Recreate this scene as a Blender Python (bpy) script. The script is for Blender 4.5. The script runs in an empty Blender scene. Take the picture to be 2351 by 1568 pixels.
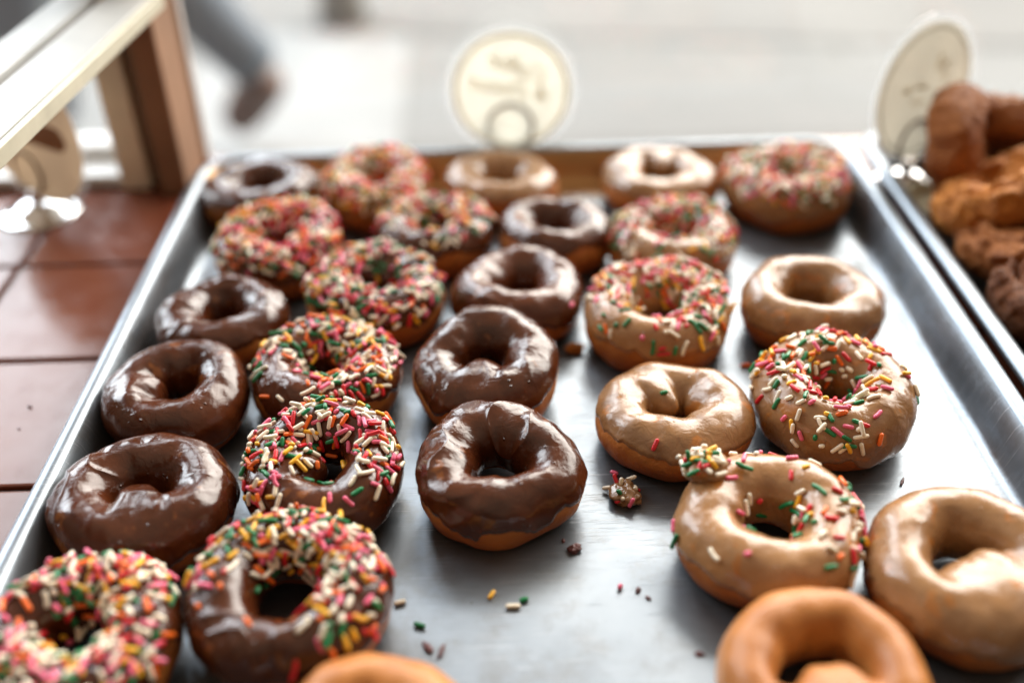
import bpy, math, random
import numpy as np
from mathutils import Vector, Matrix

scn = bpy.context.scene
col = scn.collection

# ------------------------------------------------------------------ camera
CP = Vector((-0.01528, -0.69551, 0.34093))
CR = Vector((0.99952, -0.019768, -0.02385))
CU = Vector((0.030873, 0.572683, 0.819192))
CF = Vector((0.002536, 0.819539, -0.573018))
cam = bpy.data.cameras.new('camera')
camo = bpy.data.objects.new('camera', cam)
col.objects.link(camo)
camo.matrix_world = Matrix((
    (CR.x, CU.x, -CF.x, CP.x), (CR.y, CU.y, -CF.y, CP.y),
    (CR.z, CU.z, -CF.z, CP.z), (0, 0, 0, 1)))
cam.sensor_width = 36
cam.lens = 37
cam.clip_start = 0.02
cam.clip_end = 100
cam.dof.use_dof = True
cam.dof.focus_distance = 0.482
cam.dof.aperture_fstop = 2.1
cam.dof.aperture_blades = 0
scn.camera = camo

# ------------------------------------------------------------------ light
world = bpy.data.worlds.new('World')
scn.world = world
world.use_nodes = True
wn, wl = world.node_tree.nodes, world.node_tree.links
wn.clear()
wo = wn.new('ShaderNodeOutputWorld')
wb = wn.new('ShaderNodeBackground')
wt = wn.new('ShaderNodeTexCoord')
wv = wn.new('ShaderNodeVectorMath'); wv.operation = 'DOT_PRODUCT'
wv.inputs[1].default_value = (0.0, 1.0, 0.0)
wr = wn.new('ShaderNodeValToRGB')
wr.color_ramp.elements[0].position = 0.55
wr.color_ramp.elements[0].color = (0, 0, 0, 1)
wr.color_ramp.elements[1].position = 0.92
wr.color_ramp.elements[1].color = (1, 1, 1, 1)
wl.new(wt.outputs['Generated'], wv.inputs[0])
wl.new(wv.outputs['Value'], wr.inputs['Fac'])
# the room behind the viewer: lighter towards the ceiling, dark low down
ws = wn.new('ShaderNodeSeparateXYZ')
wl.new(wt.outputs['Generated'], ws.inputs[0])
wz = wn.new('ShaderNodeValToRGB')
wz.color_ramp.elements[0].position = 0.12
wz.color_ramp.elements[0].color = (0.11, 0.076, 0.054, 1)
wz.color_ramp.elements[1].position = 0.85
wz.color_ramp.elements[1].color = (0.50, 0.39, 0.285, 1)
wl.new(ws.outputs['Z'], wz.inputs['Fac'])
wm = wn.new('ShaderNodeMix'); wm.data_type = 'RGBA'
wl.new(wr.outputs['Color'], wm.inputs['Factor'])
wl.new(wz.outputs['Color'], wm.inputs[6])
wm.inputs[7].default_value = (0.98, 0.98, 0.97, 1)
wl.new(wm.outputs[2], wb.inputs['Color'])
wb.inputs['Strength'].default_value = 1.0
wl.new(wb.outputs['Background'], wo.inputs['Surface'])


def area(name, loc, look, sx, sy, power, color):
    l = bpy.data.lights.new(name, 'AREA')
    l.shape = 'RECTANGLE'; l.size = sx; l.size_y = sy
    l.energy = power; l.color = color
    o = bpy.data.objects.new(name, l)
    col.objects.link(o)
    o.location = loc
    d = Vector(look) - Vector(loc)
    o.rotation_euler = d.to_track_quat('-Z', 'Y').to_euler()
    return o


# overcast sky over the street, seen through the shop window
area('blue_sky_daylight', (-5.1, 5.5, 4.5), (-1.3, 0.0, 1.0), 8.8, 5.8, 2000, (0.84, 0.92, 1.0))
area('warm_street_daylight', (4.6, 5.5, 4.5), (1.2, 0.0, 1.0), 10.4, 5.8, 2350, (1.0, 0.955, 0.89))

scn.view_settings.view_transform = 'Standard'
scn.view_settings.look = 'None'
scn.view_settings.exposure = 0.0
scn.view_settings.gamma = 1.0
scn.view_settings.use_curve_mapping = False
scn.cycles.use_denoising = True
scn.cycles.max_bounces = 10
scn.cycles.transparent_max_bounces = 24
scn.cycles.caustics_reflective = False
scn.cycles.caustics_refractive = False
scn.cycles.sample_clamp_indirect = 6.0

# ------------------------------------------------------------------ numeric noise
_rng = np.random.RandomState(7)
_LAT = _rng.rand(32, 32, 32)


def vnoise(p):
    """value noise in -1..1; p is (..., 3)"""
    i = np.floor(p).astype(int); f = p - i
    f = f * f * f * (f * (f * 6 - 15) + 10)
    i0 = i % 32; i1 = (i + 1) % 32
    def L(a, b, c): return _LAT[a, b, c]
    x0, y0, z0 = i0[..., 0], i0[..., 1], i0[..., 2]
    x1, y1, z1 = i1[..., 0], i1[..., 1], i1[..., 2]
    fx, fy, fz = f[..., 0], f[..., 1], f[..., 2]
    a = L(x0, y0, z0) * (1 - fx) + L(x1, y0, z0) * fx
    b = L(x0, y1, z0) * (1 - fx) + L(x1, y1, z0) * fx
    c = L(x0, y0, z1) * (1 - fx) + L(x1, y0, z1) * fx
    d = L(x0, y1, z1) * (1 - fx) + L(x1, y1, z1) * fx
    return ((a * (1 - fy) + b * fy) * (1 - fz) + (c * (1 - fy) + d * fy) * fz) * 2 - 1


def fbm(p, octv=3):
    s = 0; a = 1; t = 0
    for k in range(octv):
        s = s + a * vnoise(p * (2 ** k) + 11.3 * k); t += a; a *= 0.5
    return s / t


def sstep(x, a, b):
    t = np.clip((x - a) / (b - a), 0, 1)
    return t * t * (3 - 2 * t)


# ------------------------------------------------------------------ materials
def mat(name):
    m = bpy.data.materials.new(name)
    m.use_nodes = True
    nt = m.node_tree
    b = nt.nodes['Principled BSDF']
    return m, nt, b


def node(nt, t, **kw):
    n = nt.nodes.new(t)
    for k, v in kw.items():
        setattr(n, k, v)
    return n


def noise_tex(nt, vec, scale, detail=3.0, rough=0.55):
    n = node(nt, 'ShaderNodeTexNoise')
    n.inputs['Scale'].default_value = scale
    n.inputs['Detail'].default_value = detail
    n.inputs['Roughness'].default_value = rough
    if vec is not None:
        nt.links.new(vec, n.inputs['Vector'])
    return n


def ramp(nt, fac, stops):
    r = node(nt, 'ShaderNodeValToRGB')
    e = r.color_ramp.elements
    while len(e) < len(stops):
        e.new(0.5)
    for el, (p, c) in zip(e, stops):
        el.position = p
        el.color = (c, c, c, 1) if not hasattr(c, '__len__') else (*c, 1)
    nt.links.new(fac, r.inputs['Fac'])
    return r


def coords(nt, rnd=True):
    """object coordinates shifted by a per-object random amount"""
    tc = node(nt, 'ShaderNodeTexCoord')
    if not rnd:
        return tc.outputs['Object']
    oi = node(nt, 'ShaderNodeObjectInfo')
    mu = node(nt, 'ShaderNodeMath', operation='MULTIPLY')
    mu.inputs[1].default_value = 7.0
    nt.links.new(oi.outputs['Random'], mu.inputs[0])
    ad = node(nt, 'ShaderNodeVectorMath', operation='ADD')
    nt.links.new(tc.outputs['Object'], ad.inputs[0])
    nt.links.new(mu.outputs[0], ad.inputs[1])
    return ad.outputs[0]


def bump(nt, b, height, strength, dist, prev=None):
    n = node(nt, 'ShaderNodeBump')
    n.inputs['Strength'].default_value = strength
    n.inputs['Distance'].default_value = dist
    nt.links.new(height, n.inputs['Height'])
    if prev is not None:
        nt.links.new(prev.outputs['Normal'], n.inputs['Normal'])
    nt.links.new(n.outputs['Normal'], b.inputs['Normal'])
    return n


def mixc(nt, fac, a, bcol):
    m = node(nt, 'ShaderNodeMix', data_type='RGBA')
    nt.links.new(fac, m.inputs['Factor'])
    for s, v in ((6, a), (7, bcol)):
        if hasattr(v, 'links'):
            nt.links.new(v, m.inputs[s])
        else:
            m.inputs[s].default_value = (*v, 1)
    return m.outputs[2]


def simple(name, c, rough=0.5, metal=0.0, nscale=None, namt=0.12, bscale=None, bstr=0.2, bdist=0.001, coat=0.0):
    m, nt, b = mat(name)
    b.inputs['Roughness'].default_value = rough
    b.inputs['Metallic'].default_value = metal
    b.inputs['Coat Weight'].default_value = coat
    v = coords(nt)
    if nscale:
        n = noise_tex(nt, v, nscale)
        r = ramp(nt, n.outputs['Fac'], [(0.3, tuple(x * (1 - namt) for x in c)), (0.7, tuple(min(1, x * (1 + namt)) for x in c))])
        nt.links.new(r.outputs['Color'], b.inputs['Base Color'])
    else:
        b.inputs['Base Color'].default_value = (*c, 1)
    if bscale:
        n2 = noise_tex(nt, v, bscale)
        bump(nt, b, n2.outputs['Fac'], bstr, bdist)
    return m


def make_glaze(name, base, dark, thin, rough, thinpos, coat):
    m, nt, b = mat(name)
    v = coords(nt)
    n = noise_tex(nt, v, 55, 3)
    r = ramp(nt, n.outputs['Fac'], [(0.35, dark), (0.65, base)])
    # thin spots where the fried dough shows through
    n2 = noise_tex(nt, v, 85, 2)
    r2 = ramp(nt, n2.outputs['Fac'], [(thinpos, 0.0), (thinpos + 0.05, 0.75)])
    oi = node(nt, 'ShaderNodeObjectInfo')
    hs = node(nt, 'ShaderNodeHueSaturation')
    mv = node(nt, 'ShaderNodeMath', operation='MULTIPLY_ADD'); mv.inputs[1].default_value = 0.36; mv.inputs[2].default_value = 0.82
    nt.links.new(oi.outputs['Random'], mv.inputs[0])
    nt.links.new(mv.outputs[0], hs.inputs['Value'])
    nt.links.new(r.outputs['Color'], hs.inputs['Color'])
    c = mixc(nt, r2.outputs['Color'], hs.outputs['Color'], thin)
    nt.links.new(c, b.inputs['Base Color'])
    n3 = noise_tex(nt, v, 130, 2)
    rr = ramp(nt, n3.outputs['Fac'], [(0.35, rough * 0.65), (0.72, rough * 1.9)])
    nt.links.new(rr.outputs['Color'], b.inputs['Roughness'])
    b.inputs['IOR'].default_value = 1.5
    b.inputs['Coat Weight'].default_value = coat
    b.inputs['Coat Roughness'].default_value = 0.12
    b.inputs['Subsurface Weight'].default_value = 0.06
    b.inputs['Subsurface Radius'].default_value = (0.004, 0.002, 0.001)
    b.inputs['Subsurface Scale'].default_value = 0.6
    n4 = noise_tex(nt, v, 170, 4)
    n4.inputs['Distortion'].default_value = 0.8
    bp = bump(nt, b, n4.outputs['Fac'], 0.42, 0.0013)
    vo = node(nt, 'ShaderNodeTexVoronoi')
    vo.inputs['Scale'].default_value = 190
    nt.links.new(v, vo.inputs['Vector'])
    rb = ramp(nt, vo.outputs['Distance'], [(0.04, 1.0), (0.16, 0.0)])
    nm = noise_tex(nt, v, 60, 1)
    rm = ramp(nt, nm.outputs['Fac'], [(0.55, 0.0), (0.62, 1.0)])
    mm = node(nt, 'ShaderNodeMath', operation='MULTIPLY')
    nt.links.new(rb.outputs['Color'], mm.inputs[0]); nt.links.new(rm.outputs['Color'], mm.inputs[1])
    bump(nt, b, mm.outputs[0], 0.8, 0.0009, bp)
    return m


CHOC = make_glaze('chocolate_icing', (0.094, 0.0240, 0.0078), (0.060, 0.0145, 0.0050), (0.22, 0.068, 0.015), 0.155, 0.65, 0.25)
MAPLE = make_glaze('maple_icing', (0.335, 0.172, 0.073), (0.265, 0.130, 0.053), (0.42, 0.15, 0.027), 0.22, 0.61, 0.35)


def make_dough(name, hi, lo, pale, rough, spec, bstr, bscale):
    m, nt, b = mat(name)
    v = coords(nt)
    n = noise_tex(nt, v, 32, 4)
    r = ramp(nt, n.outputs['Fac'], [(0.3, lo), (0.7, hi)])
    tc = node(nt, 'ShaderNodeTexCoord')
    sx = node(nt, 'ShaderNodeSeparateXYZ')
    nt.links.new(tc.outputs['Object'], sx.inputs[0])
    # the pale unfried line round the waist of a raised doughnut
    n5 = noise_tex(nt, v, 45, 2)
    ad = node(nt, 'ShaderNodeMath', operation='MULTIPLY_ADD')
    ad.inputs[1].default_value = 0.012; ad.inputs[2].default_value = -0.009
    nt.links.new(n5.outputs['Fac'], ad.inputs[0])
    ad2 = node(nt, 'ShaderNodeMath', operation='ADD')
    nt.links.new(sx.outputs['Z'], ad2.inputs[0]); nt.links.new(ad.outputs[0], ad2.inputs[1])
    ab = node(nt, 'ShaderNodeMath', operation='ABSOLUTE')
    nt.links.new(ad2.outputs[0], ab.inputs[0])
    rp = ramp(nt, ab.outputs[0], [(0.001, 0.55), (0.0055, 0.0)])
    c = mixc(nt, rp.outputs['Color'], r.outputs['Color'], pale)
    nt.links.new(c, b.inputs['Base Color'])
    b.inputs['Roughness'].default_value = rough
    b.inputs['Specular IOR Level'].default_value = spec
    b.inputs['Subsurface Weight'].default_value = 0.15
    b.inputs['Subsurface Radius'].default_value = (0.006, 0.003, 0.001)
    b.inputs['Subsurface Scale'].default_value = 0.5
    n2 = noise_tex(nt, v, bscale, 4, 0.65)
    bump(nt, b, n2.outputs['Fac'], bstr, 0.0012)
    return m


DOUGH = make_dough('fried_dough', (0.43, 0.135, 0.028), (0.27, 0.072, 0.015), (0.52, 0.22, 0.055), 0.52, 0.3, 0.7, 380)
PLAIN = make_dough('plain_fried_dough', (0.50, 0.20, 0.05), (0.33, 0.11, 0.024), (0.56, 0.26, 0.075), 0.40, 0.4, 0.4, 300)


def make_cracked(name, hi, lo, rough):
    m, nt, b = mat(name)
    v = coords(nt)
    n = noise_tex(nt, v, 70, 5, 0.65)
    r = ramp(nt, n.outputs['Fac'], [(0.3, lo), (0.68, hi)])
    nt.links.new(r.outputs['Color'], b.inputs['Base Color'])
    b.inputs['Roughness'].default_value = rough
    b.inputs['Specular IOR Level'].default_value = 0.22
    n2 = noise_tex(nt, v, 200, 6, 0.75)
    bump(nt, b, n2.outputs['Fac'], 1.0, 0.003)
    return m


OLDF = make_cracked('old_fashioned_crust', (0.46, 0.165, 0.042), (0.22, 0.066, 0.017), 0.55)
OLDF_O = make_cracked('golden_cracked_crust', (0.68, 0.26, 0.05), (0.33, 0.10, 0.02), 0.55)
OLDF_C = make_cracked('glazed_cracked_crust', (0.28, 0.10, 0.038), (0.12, 0.038, 0.014), 0.3)

SPR_COL = {
    'cream': (0.92, 0.83, 0.67), 'red': (0.66, 0.018, 0.03), 'pink': (0.86, 0.15, 0.27),
    'orange': (0.93, 0.17, 0.018), 'yellow': (0.92, 0.48, 0.03), 'green': (0.008, 0.20, 0.065)}
SPR_MAT = {}
for k_, c_ in SPR_COL.items():
    m_, nt_, b_ = mat('sprinkle_' + k_)
    oi_ = node(nt_, 'ShaderNodeObjectInfo')
    r_ = ramp(nt_, oi_.outputs['Random'], [(0.0, tuple(x * 0.85 for x in c_)), (1.0, tuple(min(1, x * 1.08) for x in c_))])
    nt_.links.new(r_.outputs['Color'], b_.inputs['Base Color'])
    b_.inputs['Roughness'].default_value = 0.28
    b_.inputs['Subsurface Weight'].default_value = 0.1
    b_.inputs['Subsurface Radius'].default_value = (0.001, 0.001, 0.001)
    SPR_MAT[k_] = m_
SPR_KEYS = list(SPR_COL)

# worn aluminium of the trays
def make_tray_metal(name, stains_and_reflection):
    m, nt, b = mat(name)
    b.inputs['Metallic'].default_value = 0.82
    tc = node(nt, 'ShaderNodeTexCoord')
    v = tc.outputs['Object']
    n = noise_tex(nt, v, 9, 5, 0.6)
    base = ramp(nt, n.outputs['Fac'], [(0.3, (0.165, 0.187, 0.213)), (0.7, (0.27, 0.30, 0.335))]).outputs['Color']
    if stains_and_reflection:
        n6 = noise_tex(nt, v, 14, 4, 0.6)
        # brown reflection of the doughnuts painted into the far wall of the pan
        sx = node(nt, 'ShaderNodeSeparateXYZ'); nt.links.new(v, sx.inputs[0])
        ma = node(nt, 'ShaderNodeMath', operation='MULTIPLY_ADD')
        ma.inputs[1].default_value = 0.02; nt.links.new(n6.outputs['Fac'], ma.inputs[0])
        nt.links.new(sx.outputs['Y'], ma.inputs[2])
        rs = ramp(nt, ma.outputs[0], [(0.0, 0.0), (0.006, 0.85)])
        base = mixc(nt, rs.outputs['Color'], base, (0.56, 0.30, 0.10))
        n7 = noise_tex(nt, v, 26, 5, 0.7)
        rg = ramp(nt, n7.outputs['Fac'], [(0.50, 0.0), (0.72, 0.6)])
        base = mixc(nt, rg.outputs['Color'], base, (0.13, 0.115, 0.10))
        # tiny dark pits and specks
        vo = node(nt, 'ShaderNodeTexVoronoi'); vo.inputs['Scale'].default_value = 150
        nt.links.new(v, vo.inputs['Vector'])
        rv = ramp(nt, vo.outputs['Distance'], [(0.045, 0.8), (0.10, 0.0)])
        n8 = noise_tex(nt, v, 22, 3)
        r8 = ramp(nt, n8.outputs['Fac'], [(0.52, 0.0), (0.62, 1.0)])
        mu = node(nt, 'ShaderNodeMath', operation='MULTIPLY')
        nt.links.new(rv.outputs['Color'], mu.inputs[0]); nt.links.new(r8.outputs['Color'], mu.inputs[1])
        base = mixc(nt, mu.outputs[0], base, (0.10, 0.08, 0.06))
    nt.links.new(base, b.inputs['Base Color'])
    n2 = noise_tex(nt, v, 16, 6, 0.7)
    rr = ramp(nt, n2.outputs['Fac'], [(0.3, 0.27), (0.7, 0.42)])
    nt.links.new(rr.outputs['Color'], b.inputs['Roughness'])
    prev = None
    scr = []
    for ang, sc in ((0.25, 30), (1.35, 24), (2.3, 34)):
        mp = node(nt, 'ShaderNodeMapping')
        mp.inputs['Rotation'].default_value = (0, 0, ang)
        mp.inputs['Scale'].default_value = (1.0, 60.0, 1.0)
        nt.links.new(v, mp.inputs['Vector'])
        ns = noise_tex(nt, mp.outputs['Vector'], sc, 2, 0.5)
        rs = ramp(nt, ns.outputs['Fac'], [(0.66, 0.0), (0.74, 1.0)])
        prev = bump(nt, b, rs.outputs['Color'], 0.22, 0.0006, prev)
        scr.append(rs)
    mk = noise_tex(nt, v, 13, 3)
    mkr = ramp(nt, mk.outputs['Fac'], [(0.42, 0.0), (0.62, 0.55)])
    for rs in scr:
        mu = node(nt, 'ShaderNodeMath', operation='MULTIPLY')
        nt.links.new(rs.outputs['Color'], mu.inputs[0]); nt.links.new(mkr.outputs['Color'], mu.inputs[1])
        base = mixc(nt, mu.outputs[0], base, (0.62, 0.63, 0.64))
    nt.links.new(base, b.inputs['Base Color'])
    nf = noise_tex(nt, v, 11, 2)
    bump(nt, b, nf.outputs['Fac'], 0.10, 0.004, prev)
    return m


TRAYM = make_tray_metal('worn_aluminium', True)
DARKPAN = simple('baked_dark_metal', (0.055, 0.045, 0.038), 0.5, 0.6, 9, 0.2, 60, 0.1)
RIMM = make_tray_metal('rim_aluminium', False)
CHROME = simple('chrome', (0.78, 0.78, 0.80), 0.07, 1.0)
WIRE = simple('dark_wire', (0.30, 0.22, 0.15), 0.28, 1.0)


def make_tile():
    m, nt, b = mat('glazed_brown_tile')
    v = coords(nt, False)
    n = noise_tex(nt, v, 7, 4)
    r = ramp(nt, n.outputs['Fac'], [(0.3, (0.125, 0.034, 0.017)), (0.7, (0.18, 0.052, 0.027))])
    vo = node(nt, 'ShaderNodeTexVoronoi'); vo.inputs['Scale'].default_value = 120
    nt.links.new(v, vo.inputs['Vector'])
    rv = ramp(nt, vo.outputs['Distance'], [(0.03, 1.0), (0.09, 0.0)])
    n8 = noise_tex(nt, v, 25, 3)
    r8 = ramp(nt, n8.outputs['Fac'], [(0.56, 0.0), (0.64, 0.8)])
    mu = node(nt, 'ShaderNodeMath', operation='MULTIPLY')
    nt.links.new(rv.outputs['Color'], mu.inputs[0]); nt.links.new(r8.outputs['Color'], mu.inputs[1])
    c = mixc(nt, mu.outputs[0], r.outputs['Color'], (0.05, 0.025, 0.015))
    nt.links.new(c, b.inputs['Base Color'])
    n2 = noise_tex(nt, v, 60, 5, 0.7)
    rr = ramp(nt, n2.outputs['Fac'], [(0.35, 0.14), (0.7, 0.30)])
    nt.links.new(rr.outputs['Color'], b.inputs['Roughness'])
    b.inputs['IOR'].default_value = 1.37
    n3 = noise_tex(nt, v, 14, 2)
    p = bump(nt, b, n3.outputs['Fac'], 0.10, 0.004)
    bump(nt, b, mu.outputs[0], 0.3, 0.0006, p)
    return m


TILE = make_tile()
GROUT = simple('grout', (0.035, 0.022, 0.018), 0.8, 0, 90, 0.3)


def make_white_paint():
    m, nt, b = mat('chipped_white_paint')
    v = coords(nt)
    n = noise_tex(nt, v, 30, 4)
    r = ramp(nt, n.outputs['Fac'], [(0.3, (0.42, 0.43, 0.425)), (0.7, (0.51, 0.515, 0.505))])
    vo = node(nt, 'ShaderNodeTexVoronoi'); vo.inputs['Scale'].default_value = 95
    nt.links.new(v, vo.inputs['Vector'])
    rv = ramp(nt, vo.outputs['Distance'], [(0.06, 1.0), (0.13, 0.0)])
    n8 = noise_tex(nt, v, 40, 3)
    r8 = ramp(nt, n8.outputs['Fac'], [(0.55, 0.0), (0.63, 0.9)])
    mu = node(nt, 'ShaderNodeMath', operation='MULTIPLY')
    nt.links.new(rv.outputs['Color'], mu.inputs[0]); nt.links.new(r8.outputs['Color'], mu.inputs[1])
    c = mixc(nt, mu.outputs[0], r.outputs['Color'], (0.13, 0.085, 0.055))
    n9 = noise_tex(nt, v, 110, 5, 0.75)
    r9 = ramp(nt, n9.outputs['Fac'], [(0.62, 0.0), (0.75, 0.45)])
    c = mixc(nt, r9.outputs['Color'], c, (0.42, 0.40, 0.36))
    nt.links.new(c, b.inputs['Base Color'])
    b.inputs['Roughness'].default_value = 0.38
    bump(nt, b, n9.outputs['Fac'], 0.12, 0.001)
    return m


WHITE = make_white_paint()
CREAMP = simple('cream_edge_paint', (0.60, 0.58, 0.46), 0.4, 0, 40, 0.12)
FRAME = simple('white_frame_paint', (0.78, 0.80, 0.83), 0.4, 0, 25, 0.06)
BEIGE = simple('stained_beige_paint', (0.74, 0.67, 0.54), 0.45, 0, 14, 0.2)
GREYB = simple('grey_brown_paint', (0.30, 0.245, 0.18), 0.5, 0, 20, 0.2)
WOOD = simple('brown_wood', (0.29, 0.162, 0.095), 0.75, 0, 16, 0.14, 120, 0.15)
PALE = simple('pale_edge', (0.62, 0.56, 0.53), 0.4, 0, 30, 0.1)


def make_glass(name, tint, milk=0.0):
    m, nt, b = mat(name)
    nt.nodes.remove(b)
    out = nt.nodes['Material Output']
    tr = node(nt, 'ShaderNodeBsdfTransparent'); tr.inputs['Color'].default_value = (*tint, 1)
    gl = node(nt, 'ShaderNodeBsdfGlossy'); gl.inputs['Roughness'].default_value = 0.04
    lw = node(nt, 'ShaderNodeLayerWeight'); lw.inputs['Blend'].default_value = 0.5
    pw = node(nt, 'ShaderNodeMath', operation='POWER'); pw.inputs[1].default_value = 5.0
    nt.links.new(lw.outputs['Facing'], pw.inputs[0])
    fr = node(nt, 'ShaderNodeMath', operation='MULTIPLY_ADD'); fr.inputs[1].default_value = 0.9; fr.inputs[2].default_value = 0.03
    nt.links.new(pw.outputs[0], fr.inputs[0])
    mx = node(nt, 'ShaderNodeMixShader')
    nt.links.new(fr.outputs[0], mx.inputs[0])
    nt.links.new(tr.outputs[0], mx.inputs[1]); nt.links.new(gl.outputs[0], mx.inputs[2])
    last = mx.outputs[0]
    if milk:
        tl = node(nt, 'ShaderNodeBsdfTranslucent'); tl.inputs['Color'].default_value = (0.9, 0.91, 0.92, 1)
        m2 = node(nt, 'ShaderNodeMixShader'); m2.inputs[0].default_value = milk
        nt.links.new(last, m2.inputs[1]); nt.links.new(tl.outputs[0], m2.inputs[2])
        last = m2.outputs[0]
    nt.links.new(last, out.inputs['Surface'])
    return m


GLASS = make_glass('window_glass', (0.985, 0.985, 0.975), 0.007)
LAMIN = make_glass('clear_laminate', (0.985, 0.99, 0.99), 0.07)


def make_paper(name, c, trans):
    m, nt, b = mat(name)
    out = nt.nodes['Material Output']
    v = coords(nt)
    n = noise_tex(nt, v, 45, 4)
    r = ramp(nt, n.outputs['Fac'], [(0.3, tuple(x * 0.9 for x in c)), (0.7, c)])
    nt.links.new(r.outputs['Color'], b.inputs['Base Color'])
    b.inputs['Roughness'].default_value = 0.6
    t = node(nt, 'ShaderNodeBsdfTranslucent')
    nt.links.new(r.outputs['Color'], t.inputs['Color'])
    mx = node(nt, 'ShaderNodeMixShader'); mx.inputs[0].default_value = trans
    nt.links.new(b.outputs[0], mx.inputs[1]); nt.links.new(t.outputs[0], mx.inputs[2])
    nt.links.new(mx.outputs[0], out.inputs['Surface'])
    return m


PAPER = make_paper('cream_card', (0.90, 0.885, 0.82), 0.75)
PAPER2 = make_paper('grey_cream_card', (0.88, 0.84, 0.75), 0.58)
KRAFT = make_paper('tan_card', (0.90, 0.79, 0.65), 0.6)
INK = make_paper('faded_ink', (0.86, 0.80, 0.68), 0.68)
INKD = make_paper('brown_ink', (0.30, 0.17, 0.08), 0.3)
INKG = make_paper('grey_ink', (0.46, 0.42, 0.33), 0.4)
WAXP = make_paper('wax_paper', (0.86, 0.80, 0.60), 0.4)


def make_pave():
    m, nt, b = mat('pale_pavement')
    v = coords(nt, False)
    n = noise_tex(nt, v, 1.3, 5)
    r = ramp(nt, n.outputs['Fac'], [(0.3, (0.165, 0.167, 0.164)), (0.7, (0.20, 0.202, 0.199))])
    w = node(nt, 'ShaderNodeTexBrick')
    w.inputs['Scale'].default_value = 1.0
    w.inputs['Brick Width'].default_value = 1.6; w.inputs['Row Height'].default_value = 0.42
    w.inputs['Mortar Size'].default_value = 0.012
    w.inputs['Color1'].default_value = (1, 1, 1, 1); w.inputs['Color2'].default_value = (0.93, 0.93, 0.92, 1)
    w.inputs['Mortar'].default_value = (0.72, 0.71, 0.69, 1)
    nt.links.new(v, w.inputs['Vector'])
    mx = node(nt, 'ShaderNodeMix', data_type='RGBA', blend_type='MULTIPLY')
    mx.inputs['Factor'].default_value = 1.0
    nt.links.new(r.outputs['Color'], mx.inputs[6]); nt.links.new(w.outputs['Color'], mx.inputs[7])
    nt.links.new(mx.outputs[2], b.inputs['Base Color'])
    b.inputs['Roughness'].default_value = 0.8
    bump(nt, b, noise_tex(nt, v, 90, 4).outputs['Fac'], 0.3, 0.004)
    return m


PAVE = make_pave()
SUNLIT = simple('sunlit_pavement', (0.26, 0.264, 0.262), 0.7, 0, 6, 0.08)  # lighter pavement tone, sunlight put into the colour
GREYPOLE = simple('weathered_pole', (0.20, 0.185, 0.16), 0.6, 0, 12, 0.25)
SKIN = simple('skin', (0.48, 0.28, 0.20), 0.5, 0, 30, 0.06)
DENIM = simple('grey_blue_denim', (0.17, 0.21, 0.26), 0.85, 0, 60, 0.2, 300, 0.3)
JACKET = simple('dark_jacket', (0.05, 0.055, 0.065), 0.8, 0, 60, 0.2)
HAIR = simple('brown_hair', (0.05, 0.03, 0.02), 0.5, 0, 120, 0.3)
SHOE = simple('brown_leather', (0.135, 0.06, 0.035), 0.5, 0, 40, 0.25)


# ------------------------------------------------------------------ mesh helpers
def link(o, parent=None):
    col.objects.link(o)
    if parent is not None:
        o.parent = parent
    return o


def mesh_obj(name, verts, faces, m, parent=None, smooth=True):
    me = bpy.data.meshes.new(name)
    me.from_pydata([tuple(v) for v in verts], [], [tuple(f) for f in faces])
    if smooth:
        me.polygons.foreach_set('use_smooth', [True] * len(me.polygons))
    for mm in (m if isinstance(m, (list, tuple)) else [m]):
        me.materials.append(mm)
    me.update()
    return link(bpy.data.objects.new(name, me), parent)


def tag(o, label=None, cat=None, group=None, kind=None):
    if label: o['label'] = label
    if cat: o['category'] = cat
    if group: o['group'] = group
    if kind: o['kind'] = kind
    return o


def empty(name, loc, rot=(0, 0, 0)):
    o = bpy.data.objects.new(name, None)
    o.empty_display_size = 0.02
    o.location = loc; o.rotation_euler = rot
    return link(o)


def grid_faces(nu, nv, closed_u=True, closed_v=True):
    iu = np.arange(nu if closed_u else nu - 1); iv = np.arange(nv if closed_v else nv - 1)
    a, b = np.meshgrid(iu, iv, indexing='ij')
    a2 = (a + 1) % nu; b2 = (b + 1) % nv
    return np.stack([a * nv + b, a2 * nv + b, a2 * nv + b2, a * nv + b2], -1).reshape(-1, 4)


def grid_obj(name, P, m, parent, closed_u=True, closed_v=True):
    nu, nv = P.shape[:2]
    F = grid_faces(nu, nv, closed_u, closed_v)
    me = bpy.data.meshes.new(name)
    me.vertices.add(nu * nv)
    me.vertices.foreach_set('co', P.reshape(-1).astype(np.float32))
    me.loops.add(len(F) * 4)
    me.loops.foreach_set('vertex_index', F.reshape(-1).astype(np.int32))
    me.polygons.add(len(F))
    me.polygons.foreach_set('loop_start', np.arange(0, len(F) * 4, 4, dtype=np.int32))
    me.polygons.foreach_set('loop_total', np.full(len(F), 4, dtype=np.int32))
    me.update(calc_edges=True)
    me.polygons.foreach_set('use_smooth', [True] * len(F))
    me.materials.append(m)
    me.validate()
    return link(bpy.data.objects.new(name, me), parent)


def normals(P, closed_v=True):
    du = np.roll(P, -1, 0) - np.roll(P, 1, 0)
    if closed_v:
        dv = np.roll(P, -1, 1) - np.roll(P, 1, 1)
    else:
        dv = np.gradient(P, axis=1)
    n = np.cross(du, dv)
    return n / (np.linalg.norm(n, axis=-1, keepdims=True) + 1e-12)


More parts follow.
